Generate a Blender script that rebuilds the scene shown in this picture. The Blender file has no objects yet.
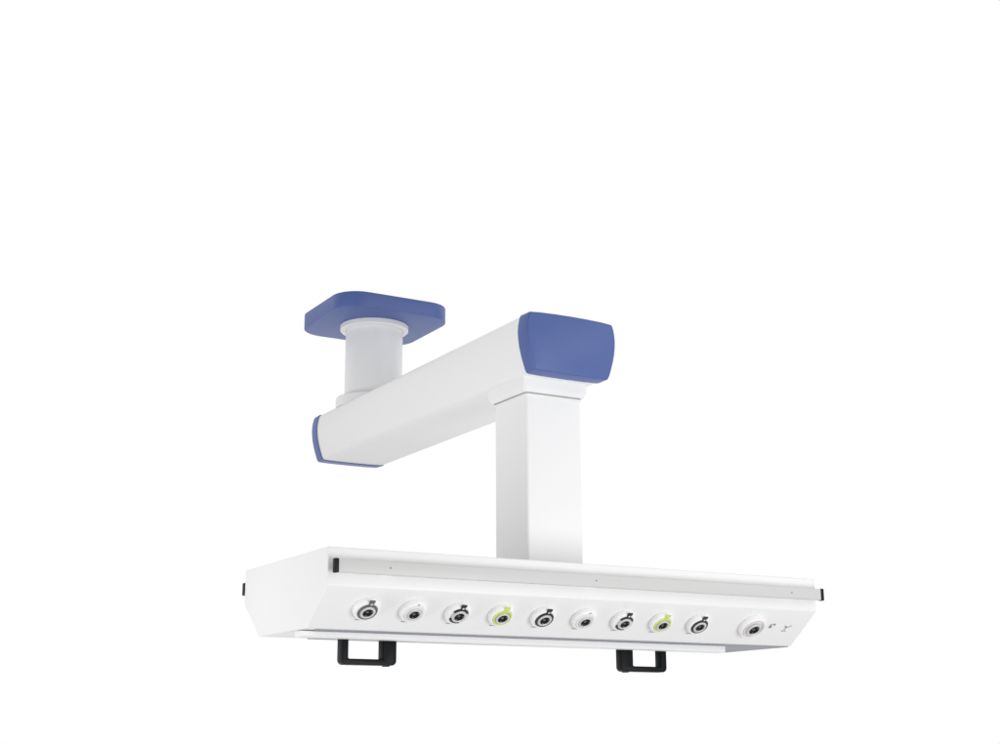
import bpy, bmesh, math
from mathutils import Vector, Matrix

scene = bpy.context.scene
COL = scene.collection
PI = math.pi

# ------------------------------------------------------------------ materials
def paint(name, rgb, rough=0.45, spec=0.5, bump=0.0, bump_scale=900.0, coat=0.0, metallic=0.0, vary=0.0):
    m = bpy.data.materials.new(name)
    m.use_nodes = True
    nt = m.node_tree
    b = nt.nodes['Principled BSDF']
    b.inputs['Base Color'].default_value = (*rgb, 1)
    b.inputs['Roughness'].default_value = rough
    b.inputs['Specular IOR Level'].default_value = spec
    b.inputs['Metallic'].default_value = metallic
    b.inputs['Coat Weight'].default_value = coat
    b.inputs['Coat Roughness'].default_value = 0.15
    tc = nt.nodes.new('ShaderNodeTexCoord')
    if vary:
        n = nt.nodes.new('ShaderNodeTexNoise')
        n.inputs['Scale'].default_value = 6.0
        n.inputs['Detail'].default_value = 4.0
        mr = nt.nodes.new('ShaderNodeMapRange')
        mr.inputs['To Min'].default_value = max(0.02, rough - vary)
        mr.inputs['To Max'].default_value = min(1.0, rough + vary)
        nt.links.new(tc.outputs['Object'], n.inputs['Vector'])
        nt.links.new(n.outputs['Fac'], mr.inputs['Value'])
        nt.links.new(mr.outputs['Result'], b.inputs['Roughness'])
    if bump:
        n2 = nt.nodes.new('ShaderNodeTexNoise')
        n2.inputs['Scale'].default_value = bump_scale
        n2.inputs['Detail'].default_value = 2.0
        bp = nt.nodes.new('ShaderNodeBump')
        bp.inputs['Strength'].default_value = bump
        bp.inputs['Distance'].default_value = 0.0006
        nt.links.new(tc.outputs['Object'], n2.inputs['Vector'])
        nt.links.new(n2.outputs['Fac'], bp.inputs['Height'])
        nt.links.new(bp.outputs['Normal'], b.inputs['Normal'])
    return m

M_WHITE = paint('white_powder_coat', (0.875, 0.875, 0.88), 0.42, 0.5, bump=0.10, vary=0.08)
M_RAIL = paint('satin_aluminium_rail', (0.62, 0.62, 0.615), 0.45, 0.5, vary=0.08)
M_BLUE = paint('blue_plastic', (0.066, 0.115, 0.345), 0.45, 0.6, bump=0.06, vary=0.05)
M_BLACK = paint('black_plastic', (0.004, 0.006, 0.008), 0.42, 0.14, bump=0.05, vary=0.06)
M_RUBBER = paint('black_cap_plastic', (0.008, 0.010, 0.011), 0.5, 0.2)
M_OUTLET = paint('white_outlet_plastic', (0.88, 0.88, 0.88), 0.3, 0.5)
M_STEEL = paint('satin_steel', (0.66, 0.66, 0.68), 0.48, 0.4, metallic=0.35)
M_HOLE = paint('black_socket_rubber', (0.006, 0.006, 0.007), 0.55, 0.25)
M_UNDER_SHADE = paint('grey_underside_shade', (0.29, 0.30, 0.335), 0.5, 0.4, vary=0.1)  # grey paints the shade on the console's white underside
M_GASKET = paint('grey_rubber_gasket', (0.45, 0.45, 0.45), 0.6, 0.3)
M_LUG = paint('dark_grey_lug', (0.13, 0.13, 0.135), 0.4, 0.5)
M_RING_BLACK = paint('black_ring_plastic', (0.022, 0.022, 0.028), 0.4, 0.5)
M_RING_GREY = paint('grey_ring_plastic', (0.12, 0.12, 0.125), 0.4, 0.5)
M_RING_GREEN = paint('yellow_green_ring_plastic', (0.66, 0.75, 0.15), 0.4, 0.5)
M_RING_WHITE = paint('white_ring_plastic', (0.80, 0.80, 0.80), 0.35, 0.5)
M_RING_PINK = paint('pale_pink_ring_plastic', (0.76, 0.68, 0.69), 0.35, 0.5)
M_INK = paint('dark_grey_ink', (0.06, 0.06, 0.065), 0.6, 0.3)
M_INK_PALE = paint('pale_grey_ink', (0.30, 0.30, 0.31), 0.6, 0.3)

# ------------------------------------------------------------------ helpers
def link(name, bm, mat, parent=None, smooth=True, angle=35, label=None):
    bmesh.ops.remove_doubles(bm, verts=bm.verts, dist=1e-6)
    bmesh.ops.recalc_face_normals(bm, faces=bm.faces)
    me = bpy.data.meshes.new(name)
    bm.to_mesh(me); bm.free()
    me.materials.append(mat)
    o = bpy.data.objects.new(name, me)
    COL.objects.link(o)
    if smooth:
        me.shade_smooth()
        me.set_sharp_from_angle(angle=math.radians(angle))
    if parent is not None:
        o.parent = parent
    if label:
        o['label'] = label
    return o

def prism(bm, poly, mapper, a0, a1, bevel=0.0, seg=2):
    """poly: 2-D outline, mapper(u, v, a) -> 3-D, extruded from a0 to a1"""
    lo = [bm.verts.new(mapper(u, v, a0)) for u, v in poly]
    hi = [bm.verts.new(mapper(u, v, a1)) for u, v in poly]
    f = [bm.faces.new(lo), bm.faces.new(hi[::-1])]
    n = len(poly)
    for i in range(n):
        j = (i + 1) % n
        f.append(bm.faces.new((lo[i], hi[i], hi[j], lo[j])))
    bmesh.ops.recalc_face_normals(bm, faces=f)
    if bevel:
        es = set()
        for v in lo + hi:
            for e in v.link_edges:
                if len(e.link_faces) == 2 and e.calc_face_angle(0) > math.radians(25):
                    es.add(e)
        bmesh.ops.bevel(bm, geom=list(es), offset=bevel, segments=seg, profile=0.5, affect='EDGES', clamp_overlap=True)

def box(bm, x0, x1, y0, y1, z0, z1, bevel=0.0, seg=2):
    prism(bm, [(x0, z0), (x1, z0), (x1, z1), (x0, z1)], lambda u, v, a: (u, a, v), y0, y1, bevel, seg)

def round_poly(pts, radii, n=8):
    out = []
    N = len(pts)
    for i, (p, r) in enumerate(zip(pts, radii)):
        P = Vector(p); A = Vector(pts[i - 1]); B = Vector(pts[(i + 1) % N])
        if r <= 0:
            out.append(tuple(P)); continue
        da = (A - P).normalized(); db = (B - P).normalized()
        ang = da.angle(db)
        t = r / math.tan(ang / 2)
        c = P + (da + db).normalized() * (r / math.sin(ang / 2))
        s = P + da * t - c; e = P + db * t - c
        a0 = math.atan2(s.y, s.x); a1 = math.atan2(e.y, e.x)
        d = (a1 - a0 + PI) % (2 * PI) - PI
        for k in range(n + 1):
            a = a0 + d * k / n
            out.append((c.x + r * math.cos(a), c.y + r * math.sin(a)))
    return out

def lathe(bm, prof, M=Matrix(), seg=64, a0=0.0, a1=2 * PI, closed=False):
    """prof: list of (radius, height); closed joins the last profile point to the first (a solid ring)"""
    full = abs(a1 - a0 - 2 * PI) < 1e-6
    cnt = seg if full else seg + 1
    rings = []
    for r, h in prof:
        if r < 1e-9:
            v = bm.verts.new(M @ Vector((0, 0, h))); rings.append([v] * cnt)
        else:
            rings.append([bm.verts.new(M @ Vector((r * math.cos(a0 + (a1 - a0) * k / seg), r * math.sin(a0 + (a1 - a0) * k / seg), h))) for k in range(cnt)])
    pairs = list(zip(rings, rings[1:])) + ([(rings[-1], rings[0])] if closed else [])
    for A, B in pairs:
        for k in range(cnt if full else cnt - 1):
            j = (k + 1) % cnt
            vs = []
            for v in (A[k], A[j], B[j], B[k]):
                if v not in vs: vs.append(v)
            if len(vs) >= 3: bm.faces.new(vs)
    if closed and not full:
        bm.faces.new([r[0] for r in rings]); bm.faces.new([r[-1] for r in rings][::-1])

# ------------------------------------------------------------------ dimensions (metres)
L, D = 1.2, 0.4425
HV, CF, HS = 0.0729, 0.0928, 0.0726
ZB = -HV - HS
AX = 0.599                       # centre line of arm, column and drop tube
ARM_N, ARM_F = 0.0707, 1.276
CAP_T = 0.040
COL_Y = 0.221
TUBE_Y = 1.107

root = bpy.data.objects.new('medical_pendant', None)
COL.objects.link(root)
root['label'] = 'white ceiling medical supply pendant with blue plate, blue arm caps and outlet console'
root['category'] = 'medical pendant'
root.empty_display_size = 0.2
root.location = (AX, TUBE_Y, 0.84)
RINV = Matrix.Translation(-root.location)

def part(name, bm, mat, label=None, **k):
    """part of the pendant: mesh built in world space, moved into the root's space"""
    bmesh.ops.transform(bm, matrix=RINV, verts=bm.verts)
    return link(name, bm, mat, root, label=label, **k)

def sub(name, bm, mat, parent, label=None, **k):
    """sub-part whose parent has an identity transform under the root"""
    bmesh.ops.transform(bm, matrix=RINV, verts=bm.verts)
    return link(name, bm, mat, parent, label=label, **k)

# ------------------------------------------------------------------ mounting plate
bm = bmesh.new()
px0, px1, py0, py1, pz0, pz1 = 0.4262, 0.7671, 0.9359, 1.2740, 0.7965, 0.8396
pp = round_poly([(px0, py0), (px1, py0), (px1, py1), (px0, py1)], [0.075] * 4, 14)
prism(bm, pp, lambda u, v, a: (u, v, a), pz0, pz1, 0.0022, 2)
part('mounting_plate', bm, M_BLUE)

# ------------------------------------------------------------------ drop tube
bm = bmesh.new()
T = Matrix.Translation((AX - 0.001, TUBE_Y, 0))
lathe(bm, [(0.0, 0.5585), (0.0812, 0.5585), (0.0812, 0.7955), (0.0, 0.7955)], T, 96)
tube = part('drop_tube', bm, M_WHITE)
bm = bmesh.new()
lathe(bm, [(0.0822, 0.7958), (0.0822, 0.781), (0.094, 0.781), (0.097, 0.784), (0.0975, 0.7958)], T, 96, closed=True)
sub('tube_ring', bm, M_WHITE, tube)
bm = bmesh.new()
fp = round_poly([(AX - .1, TUBE_Y - .1), (AX + .1, TUBE_Y - .1), (AX + .1, TUBE_Y + .1), (AX - .1, TUBE_Y + .1)], [0.06] * 4, 10)
lathe(bm, [(0.0822, 0.5525), (0.105, 0.5525), (0.105, 0.580), (0.102, 0.583), (0.0822, 0.583)], T, 96, closed=True)
sub('tube_flange', bm, M_WHITE, tube)

# ------------------------------------------------------------------ arm
half = [(-0.0, 0.4208), (0.055, 0.4212), (0.088, 0.4222), (0.0945, 0.4238), (0.0985, 0.4310), (0.1042, 0.4480), (0.1092, 0.4650),
        (0.1130, 0.4820), (0.1150, 0.4980), (0.1158, 0.5120), (0.1148, 0.5270), (0.1122, 0.5410), (0.1095, 0.5490), (0.1065, 0.5522),
        (0.080, 0.5545), (0.040, 0.5558), (0.0, 0.5562)]
def arm_outline(grow=0.0):
    pts = []
    for x, z in half + [(-x, z) for x, z in half[-2:0:-1]]:
        sx = (0.1158 + grow) / 0.1158
        zc = 0.4885
        sz = (0.0677 + grow) / 0.0677
        pts.append((AX + x * sx, zc + (z - zc) * sz))
    return pts
def loft(bm, rings):
    vr = [[bm.verts.new((x, y, z)) for x, z in poly] for y, poly in rings]
    n = len(vr[0])
    bm.faces.new(vr[0]); bm.faces.new(vr[-1][::-1])
    for A, B in zip(vr, vr[1:]):
        for i in range(n):
            j = (i + 1) % n
            bm.faces.new((A[i], A[j], B[j], B[i]))
bm = bmesh.new()
loft(bm, [(ARM_N + CAP_T, arm_outline(-0.0015)), (ARM_F - CAP_T, arm_outline(-0.0015))])
arm = part('support_arm', bm, M_WHITE, angle=50)
bm = bmesh.new()
loft(bm, [(ARM_N, arm_outline(-0.0035)), (ARM_N + 0.0012, arm_outline(-0.0012)), (ARM_N + 0.004, arm_outline(0)), (ARM_N + CAP_T - 0.0006, arm_outline(0.0006))])
sub('end_cap', bm, M_BLUE, arm, angle=40, label='blue end cap facing the viewer on the near end of the arm')
bm = bmesh.new()
loft(bm, [(ARM_F - CAP_T + 0.0006, arm_outline(0.0006)), (ARM_F - 0.004, arm_outline(0)), (ARM_F - 0.0012, arm_outline(-0.0012)), (ARM_F, arm_outline(-0.0035))])
sub('end_cap', bm, M_BLUE, arm, angle=40, label='dark blue end cap on the far end of the arm')

# ------------------------------------------------------------------ column
bm = bmesh.new()
h = 0.071
cp = round_poly([(AX - h, COL_Y - h), (AX + h, COL_Y - h), (AX + h, COL_Y + h), (AX - h, COL_Y + h)], [0.0055] * 4, 5)
prism(bm, cp, lambda u, v, a: (u, v, a), 0.0005, 0.4225)
col = part('column', bm, M_WHITE)
bm = bmesh.new()
def sq(s, r, cx=AX - 0.003, cy=COL_Y - 0.004):
    return round_poly([(cx - s, cy - s), (cx + s, cy - s), (cx + s, cy + s), (cx - s, cy + s)], [r] * 4, 5)
prof = [(0.084, 0.4245), (0.0835, 0.403), (0.0790, 0.3925), (0.0770, 0.3915)]
rings = [[bm.verts.new((x, y, z)) for x, y in sq(s, 0.010)] for s, z in prof]
bm.faces.new(rings[0]); bm.faces.new(rings[-1][::-1])
for A, B in zip(rings, rings[1:]):
    for i in range(len(A)):
        j = (i + 1) % len(A); bm.faces.new((A[i], A[j], B[j], B[i]))
sub('column_collar', bm, M_WHITE, col, angle=30)
bm = bmesh.new()
prism(bm, sq(0.0742, 0.008, AX - 0.002, COL_Y - 0.002), lambda u, v, a: (u, v, a), 0.3902, 0.3917)
sub('collar_gasket', bm, M_GASKET, col)
bm = bmesh.new()
prism(bm, sq(0.0740, 0.008, AX - 0.001, COL_Y - 0.001), lambda u, v, a: (u, v, a), 0.3858, 0.3895, 0.0008, 1)
sub('collar_lip', bm, M_WHITE, col)

# ------------------------------------------------------------------ console
bm = bmesh.new()
hexa = [(0, 0), (D, 0), (D, -HV), (D - CF, ZB), (CF, ZB), (0, -HV)]
prism(bm, hexa, lambda u, v, a: (a, u, v), 0.0, L, 0.0028, 3)
console = part('console', bm, M_WHITE, angle=30)
# long profile under the console that carries the handles
bm = bmesh.new()
RB0, RB1 = 0.126, 0.160
rp = round_poly([(RB0, ZB - 0.0170), (RB1, ZB - 0.0170), (RB1, ZB - 0.0021), (RB0, ZB - 0.0021)], [0.004, 0.004, 0, 0], 4)
prism(bm, rp, lambda u, v, a: (a, u, v), 0.002, 1.034, 0.0008, 1)
for vtx in bm.verts:                       # the profile gets slightly deeper towards the right end
    if vtx.co.z < ZB - 0.008:
        vtx.co.z += 0.0036 * (1 - vtx.co.x / 1.034)
sub('underside_rail', bm, M_WHITE, console)

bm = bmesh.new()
prism(bm, [(0.020, CF + 0.006), (L - 0.004, CF + 0.006), (L - 0.004, D - CF - 0.006), (0.105, D - CF - 0.006)], lambda u, v, a: (u, v, a), ZB - 0.0018, ZB + 0.0004)  # added thin sheet, its grey stands in for shade beneath the console
sub('underside_shade_sheet', bm, M_UNDER_SHADE, console, label='added grey sheet standing in for the shade under the console')

# slanted face frame: u along X, v up the slope, w outwards
tv = Vector((0, -CF, HS)).normalized()
nv = Vector((0, -HS, -CF)).normalized()
SL = math.hypot(CF, HS)
def slope_matrix(x, v):
    """v = fraction up from the upper edge down the slope"""
    o = Vector((x, CF * v, -HV - HS * v))
    return Matrix((( 1, tv.x, nv.x, o.x), (0, tv.y, nv.y, o.y), (0, tv.z, nv.z, o.z), (0, 0, 0, 1)))

def strokes(bm, M, segs, w, hgt=0.0004, z0=0.0002):
    for (x0, y0), (x1, y1) in segs:
        a = Vector((x0, y0)); b = Vector((x1, y1)); d = (b - a).normalized(); p = Vector((-d.y, d.x)) * w / 2
        q = [a + p, a - p, b - p, b + p]
        prism(bm, [tuple(t) for t in q], lambda u, v, k: M @ Vector((u, v, k)), z0, z0 + hgt)

# the two small printed symbols beside the large outlet
bm = bmesh.new()
Ms = slope_matrix(1.101, 0.46)
lathe(bm, [(0.0, 0.0007), (0.0042, 0.0006), (0.0042, 0.0002)], Ms @ Matrix.Translation((-0.001, -0.003, 0)), 20)
strokes(bm, Ms, [((-0.004, 0.004), (0.0075, 0.0075)), ((0.0072, 0.0075), (0.0078, 0.001)), ((-0.0045, 0.0045), (-0.0045, -0.004))], 0.0022)
sub('printed_symbol', bm, M_INK_PALE, console, label='small dark round symbol printed near the large outlet')
bm = bmesh.new()
Ms = slope_matrix(1.146, 0.50)
strokes(bm, Ms, [((-0.007, 0.008), (0.000, 0.000)), ((0.000, 0.001), (0.013, 0.009)), ((-0.003, 0.006), (0.003, 0.003)), ((0.0, 0.0), (-0.002, -0.008)),
                 ((-0.008, -0.009), (-0.001, -0.011)), ((0.001, -0.010), (0.006, -0.009))], 0.0018)
sub('printed_symbol', bm, M_INK_PALE, console, label='thin three-armed grey symbol printed at the right end')

# ------------------------------------------------------------------ equipment rails (front and back)
def rail(y_out, y_in, label):
    s = -1 if y_out < y_in else 1
    bm = bmesh.new()
    lo, hi = sorted((y_out, y_in))
    box(bm, 0.0120, L - 0.0072, lo, hi, -0.0502, -0.0250, 0.0012, 2)
    r = part('equipment_rail', bm, M_RAIL, label=label)
    for x0, x1 in ((0.0035, 0.0122), (L - 0.0075, L + 0.0012)):
        bm = bmesh.new()
        box(bm, x0, x1, lo - 0.0012, hi + 0.0012, -0.0512, -0.0242, 0.0018, 2)
        sub('rail_end_cap', bm, M_RUBBER, r)
    for x in (0.118, 0.585, 1.107):
        bm = bmesh.new()
        M = Matrix.Translation((x, y_out, -0.0372)) @ Matrix.Rotation(PI / 2 * (1 if s < 0 else -1), 4, 'X')
        lathe(bm, [(0.0, 0.0005), (0.0016, 0.0005), (0.0020, 0.0003), (0.0020, -0.0005), (0.0, -0.0005)], M, 20)
        sub('rail_screw', bm, M_INK_PALE, r)
        bm = bmesh.new()
        a, b = sorted((y_in + (0.0004 if s < 0 else -0.0004), 0.0 - 0.0004 if s < 0 else D + 0.0004))
        box(bm, x - 0.012, x + 0.012, a, b, -0.047, -0.028, 0.001, 1)
        sub('rail_standoff', bm, M_WHITE, r)
    return r
rail(-0.0252, -0.0152, 'silver equipment rail along the front with black end caps')
rail(D + 0.0252, D + 0.0152, 'equipment rail along the back, only its black end shows')

# ------------------------------------------------------------------ gas outlets
def socket(M, o, k, i):
    """black bayonet socket: recessed floor, probe seat and three lugs on the rim"""
    bm = bmesh.new()
    lathe(bm, [(0.0, 0.0138), (0.0046 * k, 0.0138), (0.0052 * k, 0.0150), (0.0092 * k, 0.0152), (0.0106 * k, 0.0166), (0.0108 * k, 0.0160), (0.0099 * k, 0.0124), (0.0, 0.0124)], M, 44)
    core = sub('socket_core', bm, M_HOLE, o, angle=40)
    turn = 0.25 * math.sin(2.3 * i)
    bm = bmesh.new()
    for a, w in ((-1.75, 0.0034), (0.35, 0.0022), (2.45, 0.0022)):
        c = math.cos(a + turn); s_ = math.sin(a + turn)
        p = [(c * r - s_ * t, s_ * r + c * t) for r, t in ((0.0068 * k, -w / 2), (0.0104 * k, -w / 2), (0.0104 * k, w / 2), (0.0068 * k, w / 2))]
        prism(bm, p, lambda u, v, z: M @ Vector((u, v, z)), 0.0146, 0.0164, 0.0004, 1)
    sub('socket_lug', bm, M_LUG, o, smooth=False)
    bm = bmesh.new()
    lathe(bm, [(0.0, 0.0146), (0.0022 * k, 0.0146), (0.0030 * k, 0.0142), (0.0030 * k, 0.0137), (0.0, 0.0137)], M, 24)
    sub('probe_seat', bm, M_LUG, o)

def outlet(i, kind, x, v=0.448, scale=1.0):
    M = slope_matrix(x, v)
    ring_mat = {'grey': M_RING_GREY, 'black': M_RING_BLACK, 'split': M_RING_BLACK, 'green': M_RING_GREEN, 'white': M_RING_WHITE}[kind]
    words = {'grey': 'gas outlet with a full grey ring and grey tag, leftmost of the row',
             'black': 'gas outlet with a full black ring and black tag',
             'split': 'gas outlet with a broken black ring and black tag',
             'green': 'gas outlet with a yellow-green ring and tag',
             'white': 'plain white gas outlet without a coloured ring'}[kind]
    bm = bmesh.new()
    lathe(bm, [(0.0, 0.0003), (0.0264, 0.0003), (0.0271, 0.0028), (0.0269, 0.0085), (0.0261, 0.0110), (0.0245, 0.0124), (0.0206, 0.0130), (0.0201, 0.0118), (0.0, 0.0118)], M, 64)
    o = part('gas_outlet', bm, M_OUTLET, label=words, angle=50)
    # coloured ring with its tag pointing up the slope
    bm = bmesh.new()
    inner = 0.0164 if kind == 'green' else 0.0157
    sec = [(inner, 0.0120), (0.0199, 0.0120), (0.0199, 0.0140), (0.0191, 0.0152), (0.0172, 0.0155), (inner, 0.0150)]
    up = PI / 2
    if kind == 'split':
        lathe(bm, sec, M, 24, up - 1.05, up + 0.95, True)
        lathe(bm, sec, M, 24, up + 2.05, up + 3.55, True)
    else:
        lathe(bm, sec, M, 64, closed=True)
    tag = [(-0.0045, 0.0195), (0.0045, 0.0195), (0.0046, 0.0245), (0.0060, 0.0255), (0.0060, 0.0315), (-0.0060, 0.0315), (-0.0060, 0.0255), (-0.0046, 0.0245)]
    if kind != 'white':
        prism(bm, tag, lambda a, b, c: M @ Vector((a, b, c)), 0.0122, 0.0150, 0.0008, 2)
    sub('colour_ring', bm, ring_mat, o, angle=40)
    if kind == 'white':
        bm = bmesh.new()
        strokes(bm, M, [((-0.001, 0.0245), (0.0035, 0.0250))], 0.0022, 0.0006, 0.0129)
        sub('tag_dot', bm, M_INK_PALE, o)
    else:
        bm = bmesh.new()
        strokes(bm, M, [((-0.0019, 0.0225), (0.0019, 0.0225))], 0.0034, 0.0006, 0.0149)
        sub('tag_window', bm, M_RING_WHITE if kind != 'green' else M_RING_GREEN, o)
    # metal bush and black socket
    bm = bmesh.new()
    lathe(bm, [(0.0098, 0.0122), (0.0154, 0.0122), (0.0154, 0.0160), (0.0145, 0.0168), (0.0112, 0.0172), (0.0100, 0.0160)], M, 48, closed=True)
    sub('socket_bush', bm, M_STEEL, o, angle=40)
    socket(M, o, 1.0, i)
    # line of fine print below the outlet (too small to read)
    bm = bmesh.new()
    t = -0.0098
    while t < 0.0085:
        w = 0.0016 + 0.0012 * ((i * 7 + int(t * 9000)) % 3)
        strokes(bm, M, [((t, -0.0362), (min(t + w, 0.0095), -0.0362))], 0.0018)
        t += w + 0.0007
    sub('fine_print', bm, M_INK_PALE, o, smooth=False)
    return o

kinds = ['grey', 'white', 'split', 'green', 'black', 'white', 'split', 'green', 'black']
for i, k in enumerate(kinds):
    outlet(i, k, 0.09864 + 0.09903 * i)

# large outlet at the right end of the row
M = slope_matrix(1.042, 0.455)
bm = bmesh.new()
lathe(bm, [(0.0, 0.0003), (0.0315, 0.0003), (0.0322, 0.0030), (0.0318, 0.0095), (0.0306, 0.0125), (0.0282, 0.0138), (0.0262, 0.0132), (0.0255, 0.0120), (0.0, 0.0120)], M, 72)
o = part('gas_outlet', bm, M_OUTLET, label='largest white outlet at the right end with a pale pink inner ring', angle=50)
bm = bmesh.new()
lathe(bm, [(0.0222, 0.0123), (0.0250, 0.0123), (0.0250, 0.0140), (0.0244, 0.0148), (0.0230, 0.0148), (0.0222, 0.0140)], M, 64, closed=True)
sub('colour_ring', bm, M_RING_PINK, o)
bm = bmesh.new()
lathe(bm, [(0.0116, 0.0123), (0.0182, 0.0123), (0.0182, 0.0160), (0.0172, 0.0172), (0.0135, 0.0176), (0.0118, 0.0160)], M, 56, closed=True)
sub('socket_bush', bm, M_STEEL, o)
socket(M, o, 1.14, 9)

# ------------------------------------------------------------------ handles under the console
def handle(x0, x1, wide_left, label):
    zt, zb = ZB - 0.0003, -0.2075
    wl, wr = (0.030, 0.0145) if wide_left else (0.0145, 0.030)
    yc = 0.176; d = 0.0125
    tb = 0.0118
    pts = [(x0, zt), (x0, zb), (x1, zb), (x1, zt), (x1 - wr, zt), (x1 - wr, zb + tb), (x0 + wl, zb + tb), (x0 + wl, zt)]
    poly = round_poly(pts, [0, 0.010, 0.010, 0, 0, 0.003, 0.003, 0], 7)
    bm = bmesh.new()
    prism(bm, poly, lambda u, v, a: (u, a, v), yc - d, yc + d, 0.002, 2)
    hnd = part('handle', bm, M_BLACK, label=label)
    bm = bmesh.new()
    xb = x0 + wl * 0.55 if wide_left else x1 - wr * 0.60
    lathe(bm, [(0.0, 0.004), (0.0080, 0.004), (0.0080, -0.0008), (0.0072, -0.0018), (0.0, -0.0020)], Matrix.Translation((xb, yc, zb)), 28)
    sub('brake_button', bm, M_BLACK, hnd)
    return hnd
handle(0.1050, 0.2250, False, 'black handle on the left, its right leg the wider one')
handle(0.7750, 0.8960, True, 'black handle on the right, its left leg the wider one')

# ------------------------------------------------------------------ camera
q = dict(f=1432.158, C=(-1.0592587, -2.48308444, -0.35946712))
R = Vector((0.86669753, -0.49881329, -0.00455018)); U = Vector((-0.12140169, -0.21976755, 0.96796893)); F = Vector((0.48383575, 0.83838388, 0.25102876))
cd = bpy.data.cameras.new('camera')
cam = bpy.data.objects.new('camera', cd)
COL.objects.link(cam)
cam.matrix_world = Matrix(((R.x, U.x, -F.x, q['C'][0]), (R.y, U.y, -F.y, q['C'][1]), (R.z, U.z, -F.z, q['C'][2]), (0, 0, 0, 1)))
cd.sensor_fit = 'HORIZONTAL'
cd.sensor_width = 36.0
cd.lens = q['f'] * 36.0 / 1000.0
cd.clip_start = 0.05
cd.clip_end = 200.0
scene.camera = cam

# ------------------------------------------------------------------ studio: white backdrop as the world, dimmer behind the camera and below
w = bpy.data.worlds.new('World')
scene.world = w
w.use_nodes = True
nt = w.node_tree
bg = nt.nodes['Background']
tc = nt.nodes.new('ShaderNodeTexCoord')
dot = nt.nodes.new('ShaderNodeVectorMath'); dot.operation = 'DOT_PRODUCT'
dot.inputs[1].default_value = Vector((0.48, 0.84, 0.42)).normalized()
nt.links.new(tc.outputs['Generated'], dot.inputs[0])
mr = nt.nodes.new('ShaderNodeMapRange'); mr.interpolation_type = 'SMOOTHSTEP'
mr.inputs['From Min'].default_value = -0.15
mr.inputs['From Max'].default_value = 0.55
mr.inputs['To Min'].default_value = 0.46
mr.inputs['To Max'].default_value = 1.0
nt.links.new(dot.outputs['Value'], mr.inputs['Value'])
nt.links.new(mr.outputs['Result'], bg.inputs['Strength'])
bg.inputs['Color'].default_value = (1, 1, 1, 1)

def area(name, loc, target, size, energy, color=(1, 1, 1)):
    l = bpy.data.lights.new(name, 'AREA')
    l.shape = 'RECTANGLE'; l.size = size[0]; l.size_y = size[1]
    l.energy = energy; l.color = color
    o = bpy.data.objects.new(name, l)
    COL.objects.link(o)
    o.location = loc
    o.rotation_euler = (Vector(target) - Vector(loc)).to_track_quat('-Z', 'Y').to_euler()
    return o
area('key_softbox', (1.2, -3.7, -1.15), (0.6, 0.2, -0.05), (2.4, 2.0), 83)
area('upper_softbox', (3.3, -3.9, 2.0), (0.6, 0.2, 0.5), (3.6, 3.0), 42)
area('fill_softbox', (-2.3, 0.3, -0.75), (0.4, 0.5, 0.25), (1.5, 1.5), 31)

scene.view_settings.view_transform = 'Standard'
scene.view_settings.look = 'None'
scene.view_settings.exposure = 0.0
scene.view_settings.gamma = 1.0
